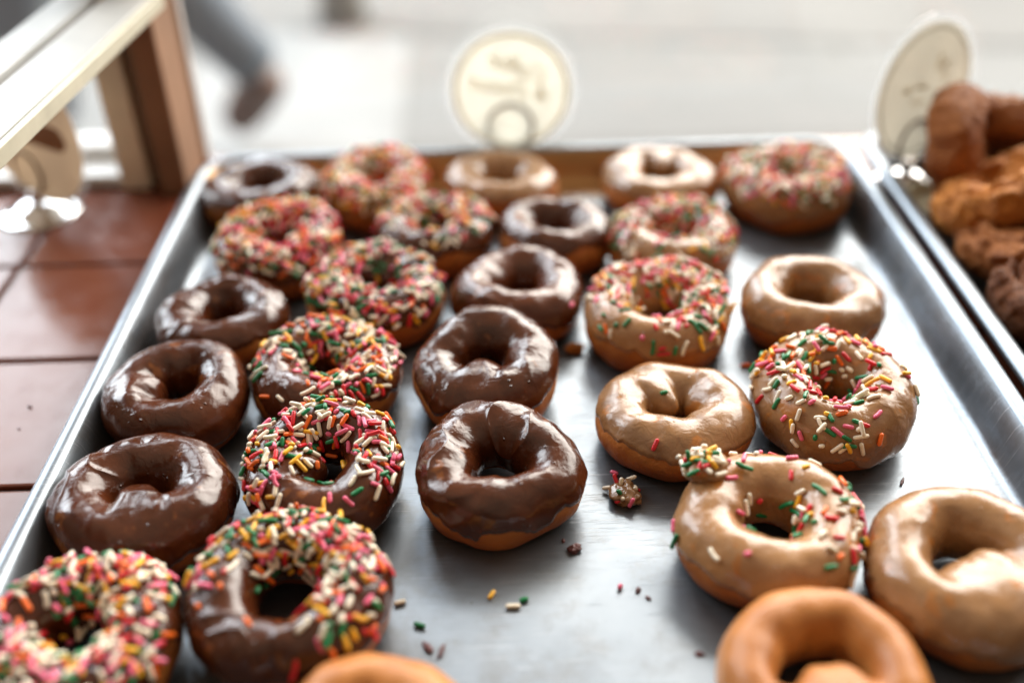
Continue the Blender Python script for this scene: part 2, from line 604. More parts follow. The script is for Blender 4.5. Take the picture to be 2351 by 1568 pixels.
def bevel_box(name, c, s, m, parent=None, bev=0.002, rot=None):
    import bmesh
    bm = bmesh.new()
    bmesh.ops.create_cube(bm, size=1.0)
    for v in bm.verts:
        v.co = Vector((v.co.x * s[0], v.co.y * s[1], v.co.z * s[2]))
    bmesh.ops.bevel(bm, geom=list(bm.edges), offset=bev, segments=3, profile=0.6, affect='EDGES')
    if rot is not None:
        bm.transform(rot)
    bmesh.ops.translate(bm, verts=list(bm.verts), vec=c)
    me = bpy.data.meshes.new(name)
    bm.to_mesh(me); bm.free()
    me.materials.append(m)
    return link(bpy.data.objects.new(name, me), parent)


def lathe(name, prof, m, parent=None, seg=48):
    th = np.linspace(0, 2 * np.pi, seg, endpoint=False)
    P = np.stack([np.stack([r * np.cos(th), r * np.sin(th), np.full(seg, z)], -1) for r, z in prof], 1)
    return grid_obj(name, P, m, parent, True, False)


def tube(name, pts, r, m, parent=None, seg=12, closed=False):
    pts = np.array(pts, float)
    n = len(pts)
    t = np.roll(pts, -1, 0) - np.roll(pts, 1, 0)
    if not closed:
        t[0] = pts[1] - pts[0]; t[-1] = pts[-1] - pts[-2]
    t /= np.linalg.norm(t, axis=1, keepdims=True)
    up = np.array([0.13, 0.22, 0.97])
    a = np.cross(t, up); a /= np.linalg.norm(a, axis=1, keepdims=True)
    b = np.cross(t, a)
    rr = np.full(n, r) if np.isscalar(r) else np.array(r)
    th = np.linspace(0, 2 * np.pi, seg, endpoint=False)
    P = pts[:, None] + rr[:, None, None] * (a[:, None] * np.cos(th)[None, :, None] + b[:, None] * np.sin(th)[None, :, None])
    return grid_obj(name, P, m, parent, closed, True)


# ------------------------------------------------------------------ setting
def sheet(name, x0, x1, y0, y1, z, m, label=None):
    o = mesh_obj(name, [(x0, y0, z), (x1, y0, z), (x1, y1, z), (x0, y1, z)], [(0, 1, 2, 3)], m, smooth=False)
    o['kind'] = 'structure'
    return o


sheet('pavement', -14, 14, 0.10, 30, -0.55, PAVE)
rd = mesh_obj('road', [(-8, 2.9, -0.546), (-1.0, 2.06, -0.546), (1.3, 1.72, -0.546), (14, -0.2, -0.546), (14, 30, -0.546), (-8, 30, -0.546)], [(0, 1, 2, 3, 4, 5)],
              simple('grey_road', (0.155, 0.153, 0.147), 0.8, 0, 3, 0.12), smooth=False)
rd['kind'] = 'structure'
# sunlit part of the pavement painted as a paler quad, left of centre
pm = mesh_obj('sunlit_patch', [(-0.686, 1.204, -0.546), (-0.220, 1.204, -0.546), (-0.245, 1.972, -0.546), (-0.758, 2.015, -0.546)],
              [(0, 1, 2, 3)], SUNLIT, smooth=False)
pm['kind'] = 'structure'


def build_counter():
    V, F, MI = [], [], []
    import bmesh
    bm = bmesh.new()
    step = 0.1055; gap = 0.0032
    x0 = -0.3285; y0 = -0.1065
    for i in range(-5, 11):
        for j in range(-5, 2):
            xa, xb = x0 + i * step + gap / 2, x0 + (i + 1) * step - gap / 2
            ya, yb = y0 + j * step + gap / 2, y0 + (j + 1) * step - gap / 2
            yb = min(yb, 0.054)
            if yb - ya < 0.01:
                continue
            r = bmesh.ops.create_cube(bm, size=1.0)
            vs = r['verts']
            for v in vs:
                v.co = Vector(((xa + xb) / 2 + v.co.x * (xb - xa), (ya + yb) / 2 + v.co.y * (yb - ya), -0.006 + v.co.z * 0.012))
            es = list({e for v in vs for e in v.link_edges if all(w.co.z > -0.001 for w in e.verts)})
            bmesh.ops.bevel(bm, geom=es, offset=0.0016, segments=2, profile=0.6, affect='EDGES')
    r = bmesh.ops.create_cube(bm, size=1.0)
    for v in r['verts']:
        v.co = Vector((0.2 + v.co.x * 1.95, -0.30 + v.co.y * 0.70, -0.0226 + v.co.z * 0.04))
    gv = set(r['verts'])
    for f in bm.faces:
        f.material_index = 1 if all(v in gv for v in f.verts) else 0
    me = bpy.data.meshes.new('counter')
    bm.to_mesh(me); bm.free()
    me.materials.append(TILE); me.materials.append(GROUT)
    o = link(bpy.data.objects.new('counter', me))
    o['kind'] = 'structure'


build_counter()

# shop window: bottom rail, post, panes
win = empty('shop_window', (-0.26, 0.06, 0.0))
tag(win, 'shop window with brown wooden post, white lower rail and clear panes behind the trays', 'window')
def wb(name, x0, x1, y0, y1, z0, z1, m, bev=0.002):
    c = Vector(((x0 + x1) / 2, (y0 + y1) / 2, (z0 + z1) / 2)) - Vector(win.location)
    return bevel_box(name, c, (x1 - x0, y1 - y0, z1 - z0), m, win, bev)
wb('bottom_rail', -0.80, -0.2925, 0.003, 0.030, 0.0005, 0.0095, FRAME)
wb('sash_rail', -0.80, -0.2925, 0.032, 0.058, 0.0005, 0.020, FRAME)
wb('frame_stile', -0.2915, -0.2705, -0.003, 0.050, 0.0005, 1.1, BEIGE)
wb('groove_strip', -0.2702, -0.2602, 0.004, 0.048, 0.0005, 1.1, GREYB)
wb('wooden_post', -0.2599, -0.2415, -0.012, 0.0425, 0.0005, 1.1, WOOD, 0.0015)
wb('post_edge', -0.2599, -0.2390, 0.043, 0.052, 0.0005, 1.1, PALE, 0.0008)
wb('pane', -0.238, 1.2, 0.044, 0.048, 0.0005, 1.1, GLASS, 0.0004)
wb('pane', -0.80, -0.292, 0.044, 0.048, 0.0205, 1.1, GLASS, 0.0004)

# white slatted frame of the display case
rail = empty('case_frame', (-0.2716, -0.15, 0.145))
tag(rail, 'chipped white painted frame of two flat bars slanting over the left side of the counter', 'case frame')
rz = Matrix.Rotation(math.radians(-3.8), 4, 'Z')
bevel_box('bar', (0.0018, -0.195, -0.004), (0.029, 0.66, 0.008), WHITE, rail, 0.0012, rz)
bevel_box('bar', (-0.0322, -0.195, -0.004), (0.024, 0.66, 0.008), WHITE, rail, 0.0012, rz)
bevel_box('edge_strip', (0.0186, -0.195, -0.0055), (0.0040, 0.66, 0.009), CREAMP, rail, 0.001, rz)
bevel_box('groove', (-0.0165, -0.195, -0.0105), (0.0085, 0.66, 0.004), WOOD, rail, 0.0005, rz)


# ------------------------------------------------------------------ sheet pans
def rrect(hx, hy, r, n=10):
    pts = []
    for cx, cy, a0 in ((hx - r, hy - r, 0), (-hx + r, hy - r, 90), (-hx + r, -hy + r, 180), (hx - r, -hy + r, 270)):
        for k in range(n + 1):
            a = math.radians(a0 + 90 * k / n)
            pts.append((cx + r * math.cos(a), cy + r * math.sin(a)))
    return pts


def densify(pts, n_side):
    out = []
    N = len(pts)
    for i in range(N):
        a, b = np.array(pts[i]), np.array(pts[(i + 1) % N])
        d = np.linalg.norm(b - a)
        k = max(1, int(d / n_side))
        for q in range(k):
            out.append(a + (b - a) * q / k)
    return np.array(out)


def sheet_pan(cx, y_back, hx, hy, label, body):
    root = empty('sheet_pan', (cx, y_back - hy, 0.0))
    tag(root, label, 'tray', 'sheet pans on the counter')
    # (inset from outer rim, z)
    inner = [(0.0095, 0.0245), (0.0115, 0.0215), (0.0145, 0.012), (0.0165, 0.0062), (0.0185, 0.0036), (0.0215, 0.0022), (0.026, 0.0018)]
    base = densify(rrect(1, 1, 0.0001), 9)
    def ring(inset, z):
        r = max(0.034 - inset, 0.010)
        p = rrect(hx - inset, hy - inset, r, 10)
        return np.array([(x, y, z) for x, y in p])
    rings = [ring(i, z) for i, z in inner]
    P = np.stack(rings, 1)
    nu, nv = P.shape[:2]
    V = P.reshape(-1, 3).tolist()
    F = [tuple(f) for f in grid_faces(nu, nv, True, False)]
    F.append(tuple(k * nv + nv - 1 for k in range(nu)))
    # underside
    off = len(V)
    rings2 = [ring(0.006, 0.018), ring(0.0135, 0.0085), ring(0.018, 0.0008), ring(0.026, 0.0003)]
    P2 = np.stack(rings2, 1); nv2 = P2.shape[1]
    V += P2.reshape(-1, 3).tolist()
    F += [tuple(off + i for i in f[::-1]) for f in grid_faces(nu, nv2, True, False)]
    F.append(tuple(off + k * nv2 + nv2 - 1 for k in reversed(range(nu))))
    V = [(v[0], v[1] - 0.0, v[2]) for v in V]
    o = mesh_obj('pan_body', V, F, body, root)
    # shift so the painted reflection's coordinate (object Y) is zero a little in front of the far wall
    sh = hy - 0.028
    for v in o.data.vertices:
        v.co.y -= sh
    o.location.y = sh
    o.data.polygons[len(o.data.polygons) - 1].use_smooth = False
    # rolled rim
    prof = []
    for k in range(14):
        a = 2 * math.pi * k / 14
        prof.append((0.0050 - 0.0049 * math.cos(a) * 1.0, 0.0228 + 0.0036 * math.sin(a)))
    R = np.stack([ring(i, z) for i, z in prof], 1)
    grid_obj('rolled_rim', R, RIMM, root, True, True)
    return root


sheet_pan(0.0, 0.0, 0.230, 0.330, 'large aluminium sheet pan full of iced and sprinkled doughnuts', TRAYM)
sheet_pan(0.4655, 0.012, 0.230, 0.330, 'aluminium sheet pan of brown cracked doughnuts at the right edge', DARKPAN)

# ------------------------------------------------------------------ sprinkles
random.seed(3)


def capsule(L, r, bend, seg=8):
    """rounded rod along X, bent in XY"""
    prof = []
    for k in range(4):
        a = math.pi / 2 * k / 3
        prof.append((-L / 2 + r - r * math.cos(a), max(r * math.sin(a), 0.00006)))
    for x in (-0.5 * (L / 2 - r), 0, 0.5 * (L / 2 - r)):
        prof.append((x, r * 1.02))
    for k in range(4):
        a = math.pi / 2 * (1 - k / 3)
        prof.append((L / 2 - r + r * math.cos(a), max(r * math.sin(a), 0.00006)))
    th = np.linspace(0, 2 * np.pi, seg, endpoint=False)
    P = []
    for x, rr in prof:
        if bend:
            phi = x * bend
            cx_, cy_ = math.sin(phi) / bend, (1 - math.cos(phi)) / bend
            t = (math.cos(phi), math.sin(phi)); nrm = (-t[1], t[0])
        else:
            cx_, cy_, t, nrm = x, 0, (1, 0), (0, 1)
        P.append([(cx_ + nrm[0] * rr * math.cos(a), cy_ + nrm[1] * rr * math.cos(a), rr * math.sin(a)) for a in th])
    return np.array(P)


SHAPES = [(0.0052, 0.00098, 0), (0.0063, 0.00102, 0), (0.0073, 0.00100, 0), (0.0068, 0.00096, 130),
          (0.0060, 0.0010, -75), (0.0030, 0.00108, 0), (0.0042, 0.00104, 0), (0.0084, 0.00094, 60)]
SH_W = [5, 6, 4, 2, 3, 3, 4, 1.5]
CAPS = [capsule(*s) for s in SHAPES]
CAPF = grid_faces(CAPS[0].shape[0], CAPS[0].shape[1], False, True)
SPR_MESH = {}
for si, P_ in enumerate(CAPS):
    for key in SPR_KEYS:
        me = bpy.data.meshes.new('sprinkle')
        me.from_pydata(P_.reshape(-1, 3).tolist(), [], CAPF.tolist())
        me.polygons.foreach_set('use_smooth', [True] * len(me.polygons))
        me.materials.append(SPR_MAT[key])
        SPR_MESH[(si, key)] = me
COL_W = {'cream': 35, 'red': 13, 'pink': 17, 'orange': 10, 'yellow': 12, 'green': 16}


def project(p):
    d = Vector(p) - CP
    z = d.dot(CF)
    f = 37 / 36
    return d.dot(CR) / z * f, d.dot(CU) / z * f, z


def put_sprinkles(root, P, N, count, rs, weight, lift0=0.0006):
    """P, N: glaze grid and normals (local). Scatter rods flat on the icing, some on top of others."""
    nu, nv = P.shape[:2]
    du = np.linalg.norm(np.roll(P, -1, 0) - P, axis=-1)
    dv = np.zeros_like(du); dv[:, :-1] = np.linalg.norm(P[:, 1:] - P[:, :-1], axis=-1)
    w = (du * dv * weight).reshape(-1)
    w = w / w.sum()
    idx = rs.choice(len(w), size=int(count * 2.0), p=w)
    M = root.matrix_basis
    placed = []; pts = []
    for k in idx:
        if len(placed) >= count:
            break
        i, j = divmod(k, nv)
        p = Vector(P[i, j]) + Vector((rs.rand(3) - 0.5) * 0.0012)
        n = Vector(N[i, j])
        lift = lift0
        if pts:
            d = np.linalg.norm(np.array(pts) - np.array(p), axis=1)
            near = int((d < 0.0031).sum())
            if near >= 3 or (near >= 1 and rs.rand() > 0.42):
                continue
            lift += 0.0010 * near
        pts.append(tuple(p))
        t = Vector(rs.randn(3)); t = (t - n * t.dot(n)).normalized()
        t = (t + n * rs.normal(0, 0.07 + 0.13 * (lift > 0.0008))).normalized()
        b = n.cross(t).normalized(); nn = t.cross(b)
        si = rs.choice(len(SHAPES), p=np.array(SH_W) / sum(SH_W))
        key = SPR_KEYS[rs.choice(6, p=np.array([COL_W[q] for q in SPR_KEYS]) / sum(COL_W.values()))]
        mtx = Matrix(((t.x, b.x, nn.x, 0), (t.y, b.y, nn.y, 0), (t.z, b.z, nn.z, 0), (0, 0, 0, 1)))
        q = p + n * lift
        mtx.translation = q
        wp = M @ q; wn_ = (M.to_3x3() @ n)
        x, y, z = project(wp)
        see = max(0.0, wn_.dot((CP - wp).normalized()) + 0.15)
        if abs(x) > 0.51 or abs(y) > 0.345:
            see *= 0.01
        if root.get('_hide') is not None:
            pass
        placed.append((see * SHAPES[si][0] / z, si, key, mtx))
    placed.sort(key=lambda a: -a[0])
    for s, si, key, mtx in placed[:100]:
        o = bpy.data.objects.new('sprinkle', SPR_MESH[(si, key)])
        o.matrix_basis = mtx
        link(o, root)
    rest = placed[100:]
    if rest:
        V, F, MI = [], [], []
        for s, si, key, mtx in rest:
            off = len(V)
            A = np.array(mtx)
            Q = CAPS[si].reshape(-1, 3) @ A[:3, :3].T + A[:3, 3]
            V.extend(Q.tolist())
            F.extend((CAPF + off).tolist())
            MI.extend([SPR_KEYS.index(key)] * len(CAPF))
        o = mesh_obj('sprinkle_scatter', V, F, [SPR_MAT[q] for q in SPR_KEYS], root)
        o.data.polygons.foreach_set('material_index', MI)
        o['kind'] = 'stuff'


# ------------------------------------------------------------------ doughnuts
def doughnut(spec):
    (nm, x, y, R, kb, tilt, kind, label, cat_extra, o) = spec
    sd = o.get('seed', (ord(nm[0]) - 60) * 7 + int(nm[1:]) * 3)
    rs = np.random.RandomState(sd + 100)
    name = {'choc': 'chocolate_doughnut', 'maple': 'maple_doughnut', None: 'plain_doughnut'}[kind]
    if o.get('n'):
        name = {'choc': 'sprinkled_chocolate_doughnut', 'maple': 'sprinkled_maple_doughnut'}[kind]
    a = o.get('a', 0.335) * R; b = (kb - 0.022) * R
    if kind: R0 = R - 0.0010
    else: R0 = R
    nubs = o.get('nubs', [])
    irr = o.get('irr', 0.07); hole = o.get('hole', 0.02)
    so = np.array([sd * 2.3, sd * 0.7, sd * 1.9])
    # dough
    nu, nv = 160, 72
    TH, PH = np.meshgrid(np.linspace(0, 2 * np.pi, nu, endpoint=False), np.linspace(0, 2 * np.pi, nv, endpoint=False), indexing='ij')
    PD = dough_surface(TH, PH, R0, a, b, sd, nubs, irr, hole)
    # glaze
    gz = None
    if kind:
        big = nm[0] in 'DEFC'
        gu, gv = (300, 104) if big else (200, 72)
        th = np.linspace(0, 2 * np.pi, gu, endpoint=False)
        cth = np.stack([np.cos(th), np.sin(th), 0 * th], -1)
        edge = o.get('edge', 0.12)
        po = edge + 0.34 * vnoise(cth * 1.6 + so + 3) + 0.13 * vnoise(cth * 5.5 + so) + 0.06 * vnoise(cth * 14 + so)
        for ang, amp, wid in o.get('drips', []):
            d = (th - math.radians(ang) + np.pi) % (2 * np.pi) - np.pi
            po = po - amp * np.exp(-(d / wid) ** 2)
        pi_ = np.pi + 0.55 + 0.25 * vnoise(cth * 2.0 + so + 7)
        s = np.linspace(0, 1, gv)
        # finer steps at the outer edge so that it ends in a rounded lip
        s = s + 0.0 * s
        s = np.concatenate([[0, 0.002, 0.006, 0.012, 0.02], np.linspace(0.03, 0.98, gv - 8), [0.988, 0.995, 1.0]])
        THg = np.repeat(th[:, None], gv, 1)
        PHg = po[:, None] + (pi_ - po)[:, None] * s[None]
        Pg = dough_surface_at(THg, PHg, R0, a, b, sd, nubs, irr, hole)
        Ng = normals(Pg, False)
        dist = np.minimum(s * 4.2, (1 - s) * 4.2)[None] * a
        tk = 0.00115 * np.sqrt(np.clip(dist / 0.0022, 0, 1)) - 0.0003
        q = Pg
        if kind == 'choc':
            bodyd = 0.00075 * fbm(q * 62 + so, 2) + 0.00040 * vnoise(q * 115 + so + 40) * sstep(vnoise(q * 30 + so + 25), -.1, .5) + 0.00026 * vnoise(q * 180 + so) * sstep(vnoise(q * 45 + so + 17), -.2, .4)
            # folds and creases pulled across the ring
            wq = q * 52 + so
            wq = wq + 0.9 * np.stack([vnoise(q * 38 + so + 1), vnoise(q * 38 + so + 31), vnoise(q * 38 + so + 61)], -1)
            fold = 1 - np.abs(vnoise(wq))
            msk = sstep(vnoise(q * 34 + so + 2), 0.0, 0.45) * sstep(PHg, -0.3, 0.5)
            amp = 1.5 * o.get('fold', 0.0007)
            wv = THg * R * 0.8
            U = np.stack([wv * 150 + 1.3 * vnoise(q * 55 + so), PHg * 0.8 + vnoise(q * 40 + so + 4), 0 * wv + sd], -1)
            bodyd = bodyd + 0.00042 * (1 - np.abs(vnoise(U))) ** 3 * sstep(np.cos(PHg), 0.0, 0.5) * sstep(vnoise(q * 26 + so + 51), -0.05, 0.4)
            bodyd = bodyd + amp * (fold ** 4) * msk + 0.00035 * (1 - np.abs(vnoise(q * 95 + so + 8))) ** 3 * sstep(vnoise(q * 30 + so + 12), 0.1, 0.5)
        else:
            bodyd = 0.00042 * fbm(q * 55 + so, 2) + 0.00012 * vnoise(q * 170 + so)
            fold = 1 - np.abs(vnoise(q * 60 + so + 8))
            bodyd = bodyd + o.get('fold', 0.0003) * fold ** 5 * sstep(vnoise(q * 28 + so + 12), 0.05, 0.5)
        # roll of icing along the edge
        lip = 0.00025 * np.exp(-((s * 4.2 * a - 0.0028) / 0.0014) ** 2)[None] * (0.6 + 0.6 * vnoise(cth * 6 + so + 21))[:, None]
        d = tk + (bodyd + lip) * np.clip(dist / 0.003, 0, 1)
        Pg = Pg + Ng * np.maximum(d, -0.0003 + 0.0 * d)[..., None]
        gz = Pg
    ti = math.radians(tilt)
    Rx = np.array([[1, 0, 0], [0, math.cos(ti), -math.sin(ti)], [0, math.sin(ti), math.cos(ti)]])
    zmin = (PD.reshape(-1, 3) @ Rx.T)[:, 2].min()
    root = empty(name, (x, y, 0.0019 - zmin), (ti, 0, 0))
    tag(root, label, 'doughnut', 'doughnuts on the large sheet pan')
    grid_obj('dough', PD, DOUGH if kind else PLAIN, root)
    if kind:
        grid_obj('icing', gz, CHOC if kind == 'choc' else MAPLE, root, True, False)
        if o.get('n'):
            N = normals(gz, False)
            TH_, S_ = THg, PHg
            up = N[..., 2]
            w = sstep(up, o.get('u0', 0.28), o.get('u0', 0.28) + 0.42)
            inner = np.clip(-np.cos(PHg), 0, 1)
            w = w + 0.25 * sstep(up, -0.1, 0.2) * inner
            for ang, amt, wid in o.get('dense', []):
                dd = (THg - math.radians(ang) + np.pi) % (2 * np.pi) - np.pi
                w = w * (1 + amt * np.exp(-(dd / wid) ** 2))
            for ang, amt, wid in o.get('bare', []):
                dd = (THg - math.radians(ang) + np.pi) % (2 * np.pi) - np.pi
                w = w * (1 - amt * np.exp(-(dd / wid) ** 2) * (1 - 0.25 * inner))
            w = w + 0.006 * sstep(up, -0.15, 0.15)
            w = w * (0.35 + 1.3 * sstep(vnoise(gz * 55 + sd * 1.37), -0.35, 0.35))
            put_sprinkles(root, gz, N, int(o['n'] * 1.25), rs, np.clip(w, 0, None))
    return root, gz


def dough_surface_at(TH, PH, R, a, b, sd, nubs, irr, hole):
    """same surface sampled on an open grid (the icing)"""
    so = np.array([sd * 3.17, sd * 1.71, sd * 0.93])
    P0 = _raw(TH, PH, R, a, b, so, nubs, irr, hole)
    e = 0.01
    A = _raw(TH + e, PH, R, a, b, so, nubs, irr, hole) - _raw(TH - e, PH, R, a, b, so, nubs, irr, hole)
    B = _raw(TH, PH + e, R, a, b, so, nubs, irr, hole) - _raw(TH, PH - e, R, a, b, so, nubs, irr, hole)
    N = np.cross(A, B); N /= np.linalg.norm(N, axis=-1, keepdims=True) + 1e-12
    q = P0 / R
    return P0 + N * (R * 0.030 * fbm(q * 2.1 + so, 2) + R * 0.012 * vnoise(q * 5.0 + so))[..., None]


def _raw(TH, PH, R, a, b, so, nubs, irr, hole):
    cth = np.stack([np.cos(TH), np.sin(TH), 0 * TH], -1)
    lo = vnoise(cth * 1.15 + so); lo2 = vnoise(cth * 1.7 + so + 5); lo3 = vnoise(cth * 1.5 + so + 9)
    Rk = R * (1 + irr * lo * 0.9 - 0.08 * irr)
    aa = a * (1 + 0.10 * lo2); bb = b * (1 + 0.07 * lo3)
    cp, sp = np.cos(PH), np.sin(PH)
    sq = np.sign(sp) * np.abs(sp) ** 0.94
    rad = Rk - aa + aa * cp
    inner = np.clip(-cp, 0, 1)
    rad = rad - hole * R * inner ** 1.6 * (0.55 + 0.45 * np.clip(-sp, -0.3, 1))
    rad = np.where(rad < 0.16 * R, 0.16 * R * np.exp((rad - 0.16 * R) / (0.16 * R)), rad)
    z = bb * sq
    z = np.where(z < -0.80 * bb, -0.80 * bb + (z + 0.80 * bb) * 0.22, z)
    P = np.stack([rad * np.cos(TH), rad * np.sin(TH), z], -1)
    for ang, amp, wid, zc in nubs:
        # a tongue of dough pushed into the hole
        t = math.radians(ang); ca, sa = math.cos(t), math.sin(t)
        tp = -sa * P[..., 0] + ca * P[..., 1]
        side = sstep(ca * P[..., 0] + sa * P[..., 1], -0.02 * R, 0.15 * R)
        g = np.exp(-np.abs(tp / (wid * R)) ** 3) * np.exp(-((PH - (np.pi - zc)) / 1.1) ** 2) * side
        P = P + (amp * R * g)[..., None] * np.array([-ca, -sa, 0.10])
    return P


def dough_surface(TH, PH, R, a, b, sd, nubs, irr, hole):
    return dough_surface_at(TH, PH, R, a, b, sd, nubs, irr, hole)


C, M_ = 'choc', 'maple'
DONUTS = [
 ('A1', -.1816, -.0460, .0410, .37, 0, C, 'chocolate iced doughnut without sprinkles in the far left corner of the pan', '', dict(edge=.35)),
 ('A2', -.1011, -.0509, .0385, .43, 6, M_, 'sprinkle covered maple doughnut second from left in the farthest row', '', dict(n=300, edge=0.1)),
 ('A3', -.0185, -.0460, .0392, .38, 0, M_, 'pale glazed doughnut in front of the middle round card', '', dict(edge=.6, hole=0.0)),
 ('A4', .0909, -.0455, .0400, .37, 0, M_, 'shiny pale glazed doughnut at the far wall beside the pink sprinkled corner one', '', dict(edge=.5, nubs=[(80, .34, .14, .7)])),
 ('A5', .1726, -.0651, .0425, .43, 0, M_, 'pink and white sprinkled doughnut in the far right corner of the pan', '', dict(n=330, edge=0.0)),
 ('B1', -.1547, -.1309, .0398, .43, 6, C, 'densely sprinkled doughnut at the left of the second row from the far wall', '', dict(n=330)),
 ('B2', -.0610, -.1137, .0378, .43, 0, C, 'chocolate doughnut with sprinkles on its far half and bare shiny near left', '', dict(n=200, dense=[(80, 1.5, 1.0)], bare=[(240, .95, .9)])),
 ('B3', .0148, -.1190, .0356, .46, 0, C, 'plain chocolate doughnut between two sprinkled ones in the second row from the far wall', '', dict(edge=.3)),
 ('B4', .0875, -.1325, .0400, .42, 0, M_, 'maple doughnut sprinkled at back with a bare glazed near side', '', dict(n=230, dense=[(70, 1.5, 1.2)], bare=[(265, .9, .7)])),
 ('C1', -.1756, -.2031, .0372, .40, 0, C, 'chocolate doughnut with brown side showing against the left wall of the pan', '', dict(edge=.32)),
 ('C2', -.0901, -.1850, .0396, .43, 2, C, 'thickly sprinkled chocolate doughnut left of the shiny chocolate one in the third row', '', dict(n=330, bare=[(230, .6, .4)])),
 ('C3', -.0082, -.1877, .0386, .43, 0, C, 'white gleaming chocolate doughnut between two sprinkled ones in the third row', '', dict(edge=-.05)),
 ('C4', .0674, -.2163, .0404, .43, 3, M_, 'maple doughnut thick with sprinkles on its far and right sides, torn at its left', '', dict(n=250, dense=[(50, 1.8, 1.3)], bare=[(235, .9, .9)])),
 ('C5', .1512, -.2088, .0393, .43, 2, M_, 'smooth maple doughnut with wide hole beside the right wall of the pan', '', dict(edge=.15, hole=-.04, a=.32)),
 ('D1', -.1832, -.2755, .0371, .45, 4, C, 'dark chocolate doughnut with a dimple left of its hole by the left wall', '', dict(edge=-.25, nubs=[(195, .16, .16, .8)])),
 ('D2', -.1099, -.2595, .0388, .43, 2, C, 'chocolate doughnut sprinkled on back and right with bare near left side', '', dict(n=240, dense=[(20, 1.6, 1.1), (100, .8, .8)], bare=[(225, .93, .75)], edge=.15)),
 ('D3', -.0278, -.2635, .0393, .43, 9, C, 'chocolate doughnut with a pointed nub in its hole in the middle of the pan', '', dict(edge=.12, nubs=[(258, .27, .20, .55)], fold=.0010)),
 ('D4', .0625, -.3004, .0387, .40, 0, M_, 'maple doughnut with one green and one red sprinkle on it', '', dict(edge=.2, nubs=[(118, .28, .16, .8)], hole=.03)),
 ('D5', .1423, -.2956, .0398, .47, 5, M_, 'tall maple doughnut with scattered sprinkles beside the right wall', '', dict(n=185, edge=-.4, dense=[(150, 1.6, .9), (230, .8, .8)], bare=[(320, .6, .7)], u0=.0)),
 ('E1', -.1791, -.3519, .0398, .43, 2, C, 'dark chocolate doughnut with a rounded nub in its hole at near left', '', dict(edge=-.2, nubs=[(280, .36, .22, .5)], fold=.0009)),
 ('E2', -.1000, -.3340, .0371, .43, 8, C, 'chocolate doughnut ringed with bright sprinkles and bare along its front', '', dict(n=215, edge=-.55, bare=[(268, .93, .55), (255, .5, .8)], nubs=[(195, .34, .20, .5)], u0=.22)),
 ('E3', -.0229, -.3407, .0385, .46, 6, C, 'chocolate doughnut without sprinkles and with an exposed brown near side, in sharp focus', '', dict(edge=.14, fold=.0011, drips=[(305, .5, .22)], irr=.09, hole=.02)),
 ('E4', .0914, -.3796, .0404, .43, 3, M_, 'maple doughnut with sparse sprinkles and a sprinkled icing lump on its far left', '', dict(n=72, edge=.0, dense=[(20, 2.2, .7), (330, 1.5, .5), (180, .8, .6)], bare=[(270, .9, .55)], hole=-.05, u0=-.1)),
 ('E5', .1657, -.4073, .0407, .43, 3, M_, 'smooth maple doughnut with a nub in its hole at the right picture edge', '', dict(edge=-.05, nubs=[(278, .46, .36, .40)], a=.315, hole=-.03  )),
 ('F1', -.1822, -.4273, .0376, .43, 6, C, 'blurred sprinkle covered doughnut in the nearest left corner', '', dict(n=300, bare=[(10, .7, .5)])),
 ('F2', -.1043, -.4094, .0404, .43, 4, C, 'large chocolate doughnut sprinkled on back and right with bare near left', '', dict(n=310, edge=-.15, dense=[(20, 1.4, 1.0), (110, 1.2, .7)], bare=[(215, .99, .85), (258, .9, .6)], hole=-.03, a=.305)),
 ('F3', -.0676, -.4762, .0366, .44, 0, None, 'plain golden doughnut of which only the far edge shows at the bottom', '', dict()),
 ('F4', .0947, -.4569, .0388, .44, 4, None, 'plain golden doughnut with a big nub in its hole at the bottom right', '', dict(nubs=[(272, .52, .34, .40)], hole=-.07, a=.30, irr=.03)),
]
BUILT = {}
for sp in DONUTS:
    BUILT[sp[0]] = doughnut(sp)


def loose(key, si, loc, ang, label, tiltz=0.0):
    o = bpy.data.objects.new('loose_sprinkle', SPR_MESH[(si, key)])
    o.location = loc; o.rotation_euler = (0, tiltz, ang)
    link(o)
    tag(o, label, 'sprinkle', 'loose sprinkles on the pan')
    return o


def part_sprinkle(nm, u, v, key, si, ang):
    root, gz = BUILT[nm]
    N = normals(gz, False)
    i, j = int(u / 360 * gz.shape[0]) % gz.shape[0], int(v * gz.shape[1])
    p, n = Vector(gz[i, j]), Vector(N[i, j])
    t = Vector((math.cos(ang), math.sin(ang), 0)); t = (t - n * t.dot(n)).normalized()
    b = n.cross(t)
    m = Matrix(((t.x, b.x, n.x, 0), (t.y, b.y, n.y, 0), (t.z, b.z, n.z, 0), (0, 0, 0, 1)))
    m.translation = p + n * 0.0006
    o = bpy.data.objects.new('sprinkle', SPR_MESH[(si, key)])
    o.matrix_basis = m
    link(o, root)


part_sprinkle('D4', 125, .50, 'green', 6, 0.3)
part_sprinkle('D4', 248, .16, 'red', 1, 1.0)
part_sprinkle('C3', 318, .20, 'pink', 6, 1.4)

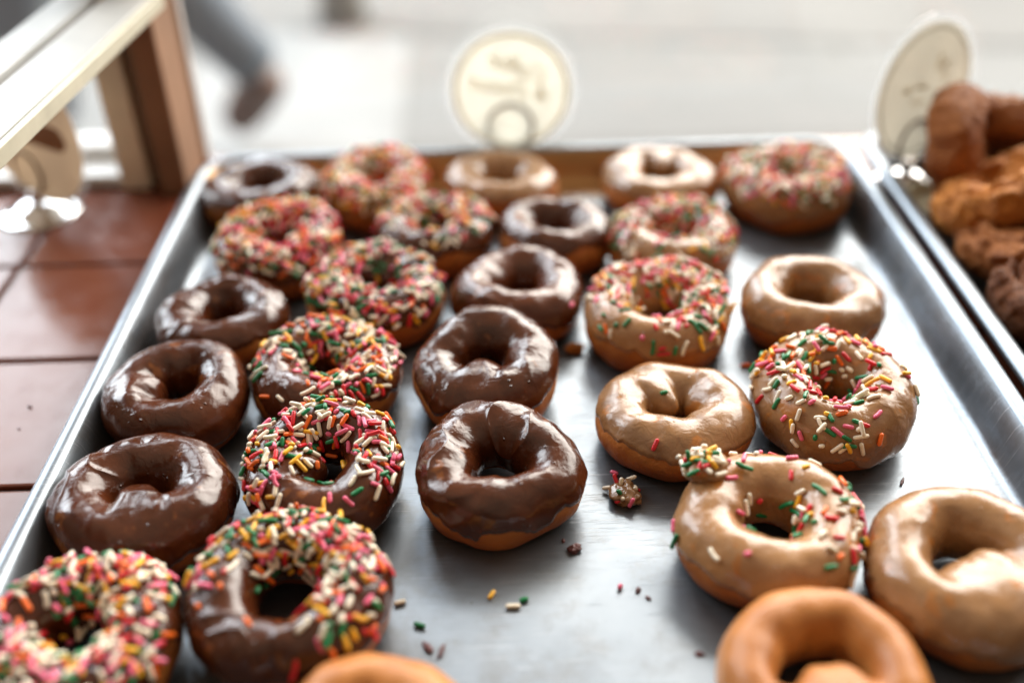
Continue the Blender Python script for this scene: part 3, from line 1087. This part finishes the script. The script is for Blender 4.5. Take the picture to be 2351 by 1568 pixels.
# lump of icing with sprinkles on the maple doughnut near the right
root, gz = BUILT['E4']
def blob(name, c, r, m, parent, sd, sq=(1, 1, .7), amp=.35):
    nu, nv = 40, 22
    th = np.linspace(0, 2 * np.pi, nu, endpoint=False); ph = np.linspace(-np.pi / 2 + .02, np.pi / 2 - .02, nv)
    T, Pp = np.meshgrid(th, ph, indexing='ij')
    d = np.stack([np.cos(T) * np.cos(Pp), np.sin(T) * np.cos(Pp), np.sin(Pp)], -1)
    rr = r * (1 + amp * fbm(d * 1.6 + sd, 3))
    P = d * rr[..., None] * np.array(sq)
    return grid_obj(name, P + np.array(c), m, parent, True, False), P + np.array(c)
ii = int(138 / 360 * gz.shape[0]); pc = gz[ii, int(.32 * gz.shape[1])] + np.array([-.002, .002, .002])
lump, LP = blob('icing_lump', pc, .0085, MAPLE, root, 4.2, (1.15, 1, .75))
rs = np.random.RandomState(5)
Nl = normals(LP, False)
upm = np.argwhere((Nl[..., 2] > 0.05))
for k in range(34):
    i, j = upm[rs.randint(len(upm))]
    p, n = Vector(LP[i, j]), Vector(Nl[i, j])
    t = Vector(rs.randn(3)); t = (t - n * t.dot(n)).normalized(); t = (t + n * rs.normal(0, .3)).normalized()
    b = n.cross(t).normalized(); n2 = t.cross(b)
    m = Matrix(((t.x, b.x, n2.x, 0), (t.y, b.y, n2.y, 0), (t.z, b.z, n2.z, 0), (0, 0, 0, 1)))
    m.translation = p + n * 0.0010
    o = bpy.data.objects.new('sprinkle', SPR_MESH[(rs.choice([0, 1, 2, 3, 5]), rs.choice(['cream', 'cream', 'cream', 'green', 'green', 'red', 'yellow', 'orange']))])
    o.matrix_basis = m
    link(o, lump)

# ------------------------------------------------------------------ loose bits on the pan
ZF = 0.0018 + 0.0012
loose('yellow', 0, (-.0259, -.3957, ZF), 1.05, 'single yellow sprinkle lying on the bare metal in front of the sharp chocolate doughnut')
loose('cream', 1, (-.0171, -.4023, ZF), 0.0, 'cream sprinkle touching a green one on the bare metal')
loose('green', 6, (-.0125, -.3990, ZF), 0.25, 'green sprinkle lying against the cream one on the bare metal')
loose('green', 0, (-.0553, -.4106, ZF), -0.35, 'lone dark green sprinkle left of the yellow one on the bare metal')
loose('cream', 0, (-.0641, -.3984, ZF), 0.3, 'tan sprinkle at the foot of the large near sprinkled doughnut')
loose('pink', 5, (.0280, -.3936, ZF), 1.1, 'magenta sprinkle stub near the middle of the bare metal')
loose('pink', 6, (.0325, -.3232, ZF), -0.5, 'pink sprinkle just behind the icing lump on the pan')
loose('orange', 1, (.1115, -.2411, ZF), 0.1, 'orange sprinkle in the shade behind the tall maple doughnut')
part_sprinkle('C4', 266, .10, 'red', 2, 0.3)

lb = empty('icing_clump', (.0362, -.3400, .0018))
tag(lb, 'small broken lump of maple icing stuck with sprinkles on bare metal', 'icing clump')
_, LP = blob('icing', (0, 0, .0034), .0060, MAPLE, lb, 9.7, (1, 1.25, .62), .55)
rs = np.random.RandomState(11)
Nl = normals(LP, False)
for k in range(13):
    i = rs.randint(LP.shape[0]); j = rs.randint(6, LP.shape[1] - 3)
    p, n = Vector(LP[i, j]), Vector(Nl[i, j])
    t = (n + Vector(rs.randn(3)) * .6).normalized()
    if p.z < .002: t.z = abs(t.z)
    b = t.cross(Vector((0.2, 0.3, 1))).normalized(); n2 = t.cross(b)
    m = Matrix(((t.x, b.x, n2.x, 0), (t.y, b.y, n2.y, 0), (t.z, b.z, n2.z, 0), (0, 0, 0, 1)))
    q = p + t * 0.0012; q.z = max(q.z, 0.0028); m.translation = q
    o = bpy.data.objects.new('sprinkle', SPR_MESH[(rs.choice([0, 5, 6]), rs.choice(['red', 'pink', 'pink', 'red', 'cream', 'cream', 'green']))])
    o.matrix_basis = m
    link(o, lb)

FL = simple('chocolate_flake', (0.10, 0.03, 0.03), 0.45, 0, 200, 0.3)
def flake(x, y, r, sd, label, sq=(1, .6, .35)):
    o, _ = blob('chocolate_crumb', (0, 0, r * sq[2] * .75), r, FL, None, sd, sq, .7)
    o.location = (x, y, .0018); o.rotation_euler = (0, 0, sd * 1.7)
    tag(o, label, 'crumb', 'chocolate crumbs on the pan')
flake(-.0515, -.4215, .0030, 1.3, 'curved dark crumb at lower middle, left of its twin', (1, .45, .3))
flake(-.0461, -.4235, .0027, 2.6, 'thin dark crumb at lower middle, right of its twin', (1.2, .35, .3))
flake(.0102, -.3715, .0028, 3.9, 'dark chocolate crumb in front of the sharp chocolate doughnut', (1, .7, .5))
flake(.0353, -.3954, .0016, 4.4, 'tiny dark crumb right of the magenta sprinkle stub')
flake(.0390, -.3995, .0013, 5.1, 'tiniest crumb nearest the viewer right of the magenta sprinkle stub')
flake(.1656, -.3348, .0022, 6.2, 'thin brown crumb before the tall maple doughnut at right', (1.3, .3, .3))
flake(.0060, -.3655, .0012, 8.3, 'reddish speck beside the dark chocolate crumb')
flake(.0556, -.4287, .0018, 7.3, 'brown crumb left of the plain doughnut at bottom right')
o, _ = blob('dough_crumb', (0, 0, .0026), .0042, OLDF_O, None, 3.3, (1.3, .8, .6), .6)
o.location = (.0200, -.2228, .0018)
tag(o, 'golden dough crumb on the pan right of the middle chocolate doughnut', 'crumb')

# ------------------------------------------------------------------ cracked doughnuts in the right pan
def cracked(x, y, z, R, a, b, rot, m, sd, label, rough=1.0):
    nu, nv = 220, 90
    TH, PH = np.meshgrid(np.linspace(0, 2 * np.pi, nu, endpoint=False), np.linspace(0, 2 * np.pi, nv, endpoint=False), indexing='ij')
    P = dough_surface_at(TH, PH, R, a * R, b * R, sd, [], .10, .0)
    N = normals(P)
    so = np.array([sd * 1.3, sd * .4, sd * 2.2])
    q = P
    d = 0.0026 * fbm(q * 75 + so, 4)
    # ring-shaped crack along the top and ragged petals
    cr = np.exp(-((PH - 1.15 - .25 * vnoise(q * 40 + so)) / .16) ** 2) + .8 * np.exp(-((PH - 2.2 - .25 * vnoise(q * 45 + so + 3)) / .18) ** 2)
    d = d - 0.0062 * cr * (.6 + .4 * vnoise(q * 80 + so)) * rough
    d = d + 0.0036 * (1 - np.abs(fbm(q * 95 + so + 6, 2))) ** 4 * sstep(np.sin(PH), -.1, .6) * rough
    P = P + N * d[..., None]
    o = grid_obj('cracked_doughnut', P, m, None)
    o.location = (x, y, z); o.rotation_euler = rot
    tag(o, label, 'doughnut', 'cracked doughnuts in the right pan')
    return o

r_ = math.radians
cracked(.2830, -.0620, .0455, .0425, .40, .40, (0, r_(74), r_(-28)), OLDF, 31, 'smooth brown doughnut standing on edge against the round card', .35)
cracked(.3340, -.0440, .0420, .0410, .40, .40, (r_(-40), r_(10), r_(-20)), OLDF, 44, 'brown doughnut leaning behind the upright one at the right edge', .8)
cracked(.2880, -.1240, .0400, .0440, .38, .34, (r_(-26), r_(-20), r_(15)), OLDF_O, 52, 'golden orange cracked doughnut tipped up below the upright one')
cracked(.2905, -.1640, .0290, .0420, .40, .36, (r_(-14), r_(-9), r_(20)), OLDF, 63, 'brown doughnut with cracked ring tipped between its golden and its ragged neighbour')
cracked(.2885, -.2180, .0205, .0395, .40, .40, (r_(4), r_(-3), r_(80)), OLDF_C, 75, 'ragged glazed brown doughnut nearest the viewer in the right pan', 1.5)

# crumpled wax paper under the golden doughnut
nu, nv = 30, 18
X, Y = np.meshgrid(np.linspace(-.03, .03, nu), np.linspace(-.016, .016, nv), indexing='ij')
Z = .006 + .006 * np.abs(vnoise(np.stack([X * 60, Y * 60, 0 * X + 2], -1))) + .18 * np.maximum(Y, 0)
P = np.stack([X, Y, Z], -1)
pp = grid_obj('wax_paper', P, WAXP, None, False, False)
pp.location = (.283, -.066, .0019); pp.rotation_euler = (0, 0, .4)
sm = pp.modifiers.new('thick', 'SOLIDIFY'); sm.thickness = .0005
tag(pp, 'crumpled pale yellow wax paper below the upright brown doughnut', 'paper')


# ------------------------------------------------------------------ round cards in chrome clips
def holder(loc, yaw, label, ring_r=.014, base_r=.027, base_h=.010):
    root = empty('card_holder', loc, (0, 0, yaw))
    tag(root, label, 'card holder', 'chrome card holders')
    k = base_r / .027
    lathe('base', [(.0001, base_h), (.006 * k, base_h * .99), (.011 * k, base_h * .90), (.015 * k, base_h * .66), (.018 * k, base_h * .42),
                   (.0225 * k, base_h * .27), (.026 * k, base_h * .20), (.027 * k, base_h * .12), (.0268 * k, 0), (.0001, 0)], CHROME, root)
    lathe('stem', [(.0001, base_h + .008), (.0042, base_h + .0078), (.0046, base_h + .006), (.0043, base_h - .001)], CHROME, root, 24)
    pts = []
    zc = base_h + .007 + ring_r
    for q in range(97):
        aa = -math.pi / 2 + 2 * math.pi * 2 * q / 96
        pts.append((ring_r * math.cos(aa), -.0022 + .0044 * q / 96, zc + ring_r * math.sin(aa)))
    tube('ring_clip', pts, .0011, WIRE, root, 10)
    return root, zc


def disc(name, r, t, m, parent, yoff, sy=1.0, dz=0, seg=72):
    V = [(0, yoff - t / 2, dz)] + [(r * math.cos(2 * math.pi * k / seg), yoff - t / 2, dz + sy * r * math.sin(2 * math.pi * k / seg)) for k in range(seg)]
    n = len(V)
    V += [(x, yoff + t / 2, z) for x, _, z in V]
    F = [(0, 1 + k, 1 + (k + 1) % seg) for k in range(seg)]
    F += [(n, n + 1 + (k + 1) % seg, n + 1 + k) for k in range(seg)]
    F += [(1 + k, n + 1 + k, n + 1 + (k + 1) % seg, 1 + (k + 1) % seg) for k in range(seg)]
    return mesh_obj(name, V, F, m, parent, smooth=False)


def ringmesh(name, r0, r1, m, parent, yoff, seg=72):
    V, F = [], []
    for k in range(seg):
        a = 2 * math.pi * k / seg
        for r in (r0, r1):
            for dy in (-.00012, .00012):
                V.append((r * math.cos(a), yoff + dy, r * math.sin(a)))
    for k in range(seg):
        a, b = k * 4, ((k + 1) % seg) * 4
        F += [(a, a + 2, b + 2, b), (a + 1, b + 1, b + 3, a + 3), (a, b, b + 1, a + 1), (a + 2, a + 3, b + 3, b + 2)]
    return mesh_obj(name, V, F, m, parent, smooth=False)


def lettering(text, size, m, parent, loc, rot=0.0, mirror=False, shear=.25):
    cu = bpy.data.curves.new('lettering', 'FONT')
    cu.body = text; cu.size = size; cu.shear = shear; cu.align_x = 'CENTER'; cu.align_y = 'CENTER'
    cu.extrude = .00008; cu.resolution_u = 3; cu.offset = size * .012
    t = bpy.data.objects.new('t', cu)
    col.objects.link(t)
    dg = bpy.context.evaluated_depsgraph_get()
    me = bpy.data.meshes.new_from_object(t.evaluated_get(dg))
    bpy.data.objects.remove(t)
    me.materials.clear(); me.materials.append(m)
    M = Matrix.Translation(loc) @ Matrix.Rotation(math.pi / 2, 4, 'X') @ Matrix.Rotation(rot, 4, 'Z')
    if mirror:
        M = M @ Matrix.Scale(-1, 4, (1, 0, 0))
    me.transform(M)
    o = bpy.data.objects.new('lettering', me)
    return link(o, parent)


def card(loc, rot, r, m, label, cr=1.12):
    root = empty('round_card', loc, rot)
    tag(root, label, 'card', 'round price cards')
    disc('paper_disc', r, .0005, m, root, 0)
    disc('laminate', r * cr, .0010, LAMIN, root, 0)
    return root


# middle one, seen from behind against the light
h1, zc = holder((-.0095, .018, .0), 0.0, 'chrome clip holding the middle round card behind the far rim', .016)
c1 = card((-.0085, .018, .0585), (r_(-4), 0, 0), .0420, PAPER, 'cream round card with faint mirrored script standing at the far rim centre', 1.12)
ringmesh('printed_border', .0385, .0412, INK, c1, -.0009)
lettering('Coffee', .0155, INK, c1, (.006, -.0009, .016), -.38, True)
lettering('& Donut', .0160, INK, c1, (-.001, -.0009, .002), -.20, True)
# left one
h2, zc2 = holder((-.340, -.0338, .0), r_(-33), 'chrome clip holding the tan card on the brown tiles at left', .0150, .0275)
c2 = card((-.3304, -.0403, .068), (0, 0, r_(-33)), .0545, KRAFT, 'tan round card with a brown band at the left below the white bars', 1.10)
V, F = [], []
for s_ in (-1, 1):
    for k in range(17):
        a = math.pi / 2 - math.pi * k / 16 if s_ > 0 else -math.pi / 2 - math.pi * k / 16
        V.append((s_ * .032 + .0085 * math.cos(a), -.0009, -.003 + .0085 * math.sin(a)))
n_ = len(V)
V += [(x, y + .0002, z) for x, y, z in V]
F = [tuple(range(n_))[::-1], tuple(range(n_, 2 * n_))] + [(k, (k + 1) % n_, n_ + (k + 1) % n_, n_ + k) for k in range(n_)]
mesh_obj('printed_band', V, F, simple('brown_print', (0.30, 0.155, 0.06), .6, 0, 40, .15), c2, smooth=False)
lettering('NY', .017, INKD, c2, (.026, -.0009, .018), 0.0, False, .0)
# right one
h3, zc3 = holder((.264, -.034, .0030), r_(36), 'chrome clip beside the upright brown doughnut in the right pan', .0150, .022)
c3 = card((.265, -.033, .070), (r_(-3), 0, r_(31)), .0455, PAPER2, 'pale round card turned edge-on at right beside the upright brown doughnut', 1.12)
ringmesh('printed_border', .0412, .0422, INKG, c3, -.0009)
for k, (px, pz, w, h, rr) in enumerate([(.010, .018, .003, .012, .3), (.017, .016, .006, .003, .1), (.017, .009, .003, .009, -.2), (-.004, .004, .012, .003, .2), (-.018, .004, .008, .004, 0), (-.006, -.006, .014, .002, .1)]):
    bevel_box('ink_mark', (px, -.0010, pz), (w, .0002, h), INK, c3, .00004, Matrix.Rotation(rr, 4, 'Y'))

# ------------------------------------------------------------------ street: pole and passer-by
pole = empty('street_pole', (-.428, 2.075, -.55))
pole.scale = (.72, .72, .8)
tag(pole, 'blurred grey street pole standing on the pale ground at top', 'pole')
lathe('base', [(.0001, .16), (.070, .16), (.080, .145), (.090, .03), (.095, .0), (.0001, .0)], GREYPOLE, pole, 32)
lathe('shaft', [(.050, .155), (.047, 1.2), (.043, 3.2), (.0001, 3.2)], GREYPOLE, pole, 32)


def skin(name, pts, edges, m, parent, rootv=0, sub=2):
    me = bpy.data.meshes.new(name)
    me.from_pydata([p[:3] for p in pts], edges, [])
    o = link(bpy.data.objects.new(name, me), parent)
    o.modifiers.new('skin', 'SKIN')
    sv = me.skin_vertices
    if not sv:
        vl = me.attributes.new  # never reached in practice
    for k, p in enumerate(pts):
        rr = p[3]
        sv[0].data[k].radius = (rr, rr) if not hasattr(rr, '__len__') else rr
        sv[0].data[k].use_root = (k == rootv)
    s = o.modifiers.new('smooth', 'SUBSURF'); s.levels = sub; s.render_levels = sub
    me.materials.append(m)
    return o


def ensure_skin(me):
    if not me.skin_vertices:
        bm_ = __import__('bmesh').new(); bm_.from_mesh(me)
        bm_.verts.layers.skin.verify(); bm_.to_mesh(me); bm_.free()


def skin2(name, pts, edges, m, parent, rootv=0, sub=2):
    me = bpy.data.meshes.new(name)
    me.from_pydata([p[:3] for p in pts], edges, [])
    ensure_skin(me)
    o = link(bpy.data.objects.new(name, me), parent)
    for k, p in enumerate(pts):
        rr = p[3]
        me.skin_vertices[0].data[k].radius = (rr, rr)
        me.skin_vertices[0].data[k].use_root = (k == rootv)
    o.modifiers.new('skin', 'SKIN').use_smooth_shade = True
    s = o.modifiers.new('smooth', 'SUBSURF'); s.levels = sub; s.render_levels = sub
    me.materials.append(m)
    return o


def chain(n, off=0):
    return [(off + k, off + k + 1) for k in range(n - 1)]


per = empty('person', (-.775, 1.250, -.55))
tag(per, 'blurred passer-by in grey-blue trousers and brown shoes walking past the window', 'person')
# local coordinates: x along the street, z up from the pavement
body = [(0, 0, .92, .115), (0.0, 0, 1.10, .11), (-.015, 0, 1.28, .13), (-.02, 0, 1.40, .085), (-.03, 0, 1.47, .05), (-.045, 0, 1.56, .078), (-.055, 0, 1.66, .085), (-.05, 0, 1.73, .055),
        (0.01, .16, 1.38, .055), (.06, .20, 1.13, .042), (.0, .20, .92, .033), (-.03, .20, .83, .035),
        (-.03, -.16, 1.38, .055), (-.05, -.20, 1.13, .042), (-.17, -.19, .95, .033), (-.23, -.19, .88, .035),
        (.02, .09, .86, .085), (.03, .08, .52, .055), (.22, .06, .24, .042), (.285, .05, .19, .036),
        (-.02, -.09, .86, .085), (-.07, -.08, .49, .055), (-.09, -.07, .12, .036)]
be = chain(8) + [(3, 8), (8, 9), (9, 10), (10, 11), (3, 12), (12, 13), (13, 14), (14, 15), (0, 16), (16, 17), (17, 18), (18, 19), (0, 20), (20, 21), (21, 22)]
skin2('body', body, be, SKIN, per)
tr = [(0, 0, .95, .135), (.02, .09, .84, .115), (.03, .08, .52, .088), (.14, .065, .36, .078), (.225, .06, .235, .064), (.272, .052, .185, .060), (.298, .05, .150, .056),
      (-.02, -.09, .84, .115), (-.07, -.08, .49, .088), (-.085, -.07, .28, .074), (-.095, -.07, .09, .062)]
skin2('trousers', tr, [(0, 1), (1, 2), (2, 3), (3, 4), (4, 5), (5, 6), (0, 7), (7, 8), (8, 9), (9, 10)], DENIM, per)
jk = [(0, 0, .93, .145), (0, 0, 1.10, .14), (-.015, 0, 1.28, .155), (-.02, 0, 1.40, .11), (0.01, .17, 1.38, .07), (.06, .21, 1.13, .058), (.005, .205, .95, .048),
      (-.03, -.17, 1.38, .07), (-.05, -.21, 1.13, .058), (-.155, -.195, .97, .048)]
skin2('jacket', jk, [(0, 1), (1, 2), (2, 3), (3, 4), (4, 5), (5, 6), (3, 7), (7, 8), (8, 9)], JACKET, per)
skin2('hair', [(-.02, 0, 1.72, .088), (.02, 0, 1.66, .075), (.025, 0, 1.58, .05)], [(0, 1), (1, 2)], HAIR, per)
# rear shoe is up on its toe, front shoe flat
skin2('shoe', [(.315, .05, .165, .046), (.285, .05, .125, .050), (.245, .05, .075, .046), (.212, .05, .036, .033)], chain(4), SHOE, per)
skin2('shoe', [(-.055, -.07, .052, .048), (-.11, -.07, .056, .048), (-.19, -.07, .045, .042), (-.255, -.07, .034, .030)], chain(4), SHOE, per)
# sole crumbs on the tiles
for k, (x, y, r, sd) in enumerate([(-.2694, -.2549, .0010, 1.1), (-.2686, -.2729, .0006, 2.9)]):
    o, _ = blob('tile_crumb', (0, 0, r * .5), r, FL, None, sd, (1, .8, .6), .5)
    o.location = (x, y, .0001)
    tag(o, ['larger dark crumb on the brown tile left of the pan', 'tiniest crumb on the brown tile nearer the viewer'][k], 'crumb', 'crumbs on the tiles')
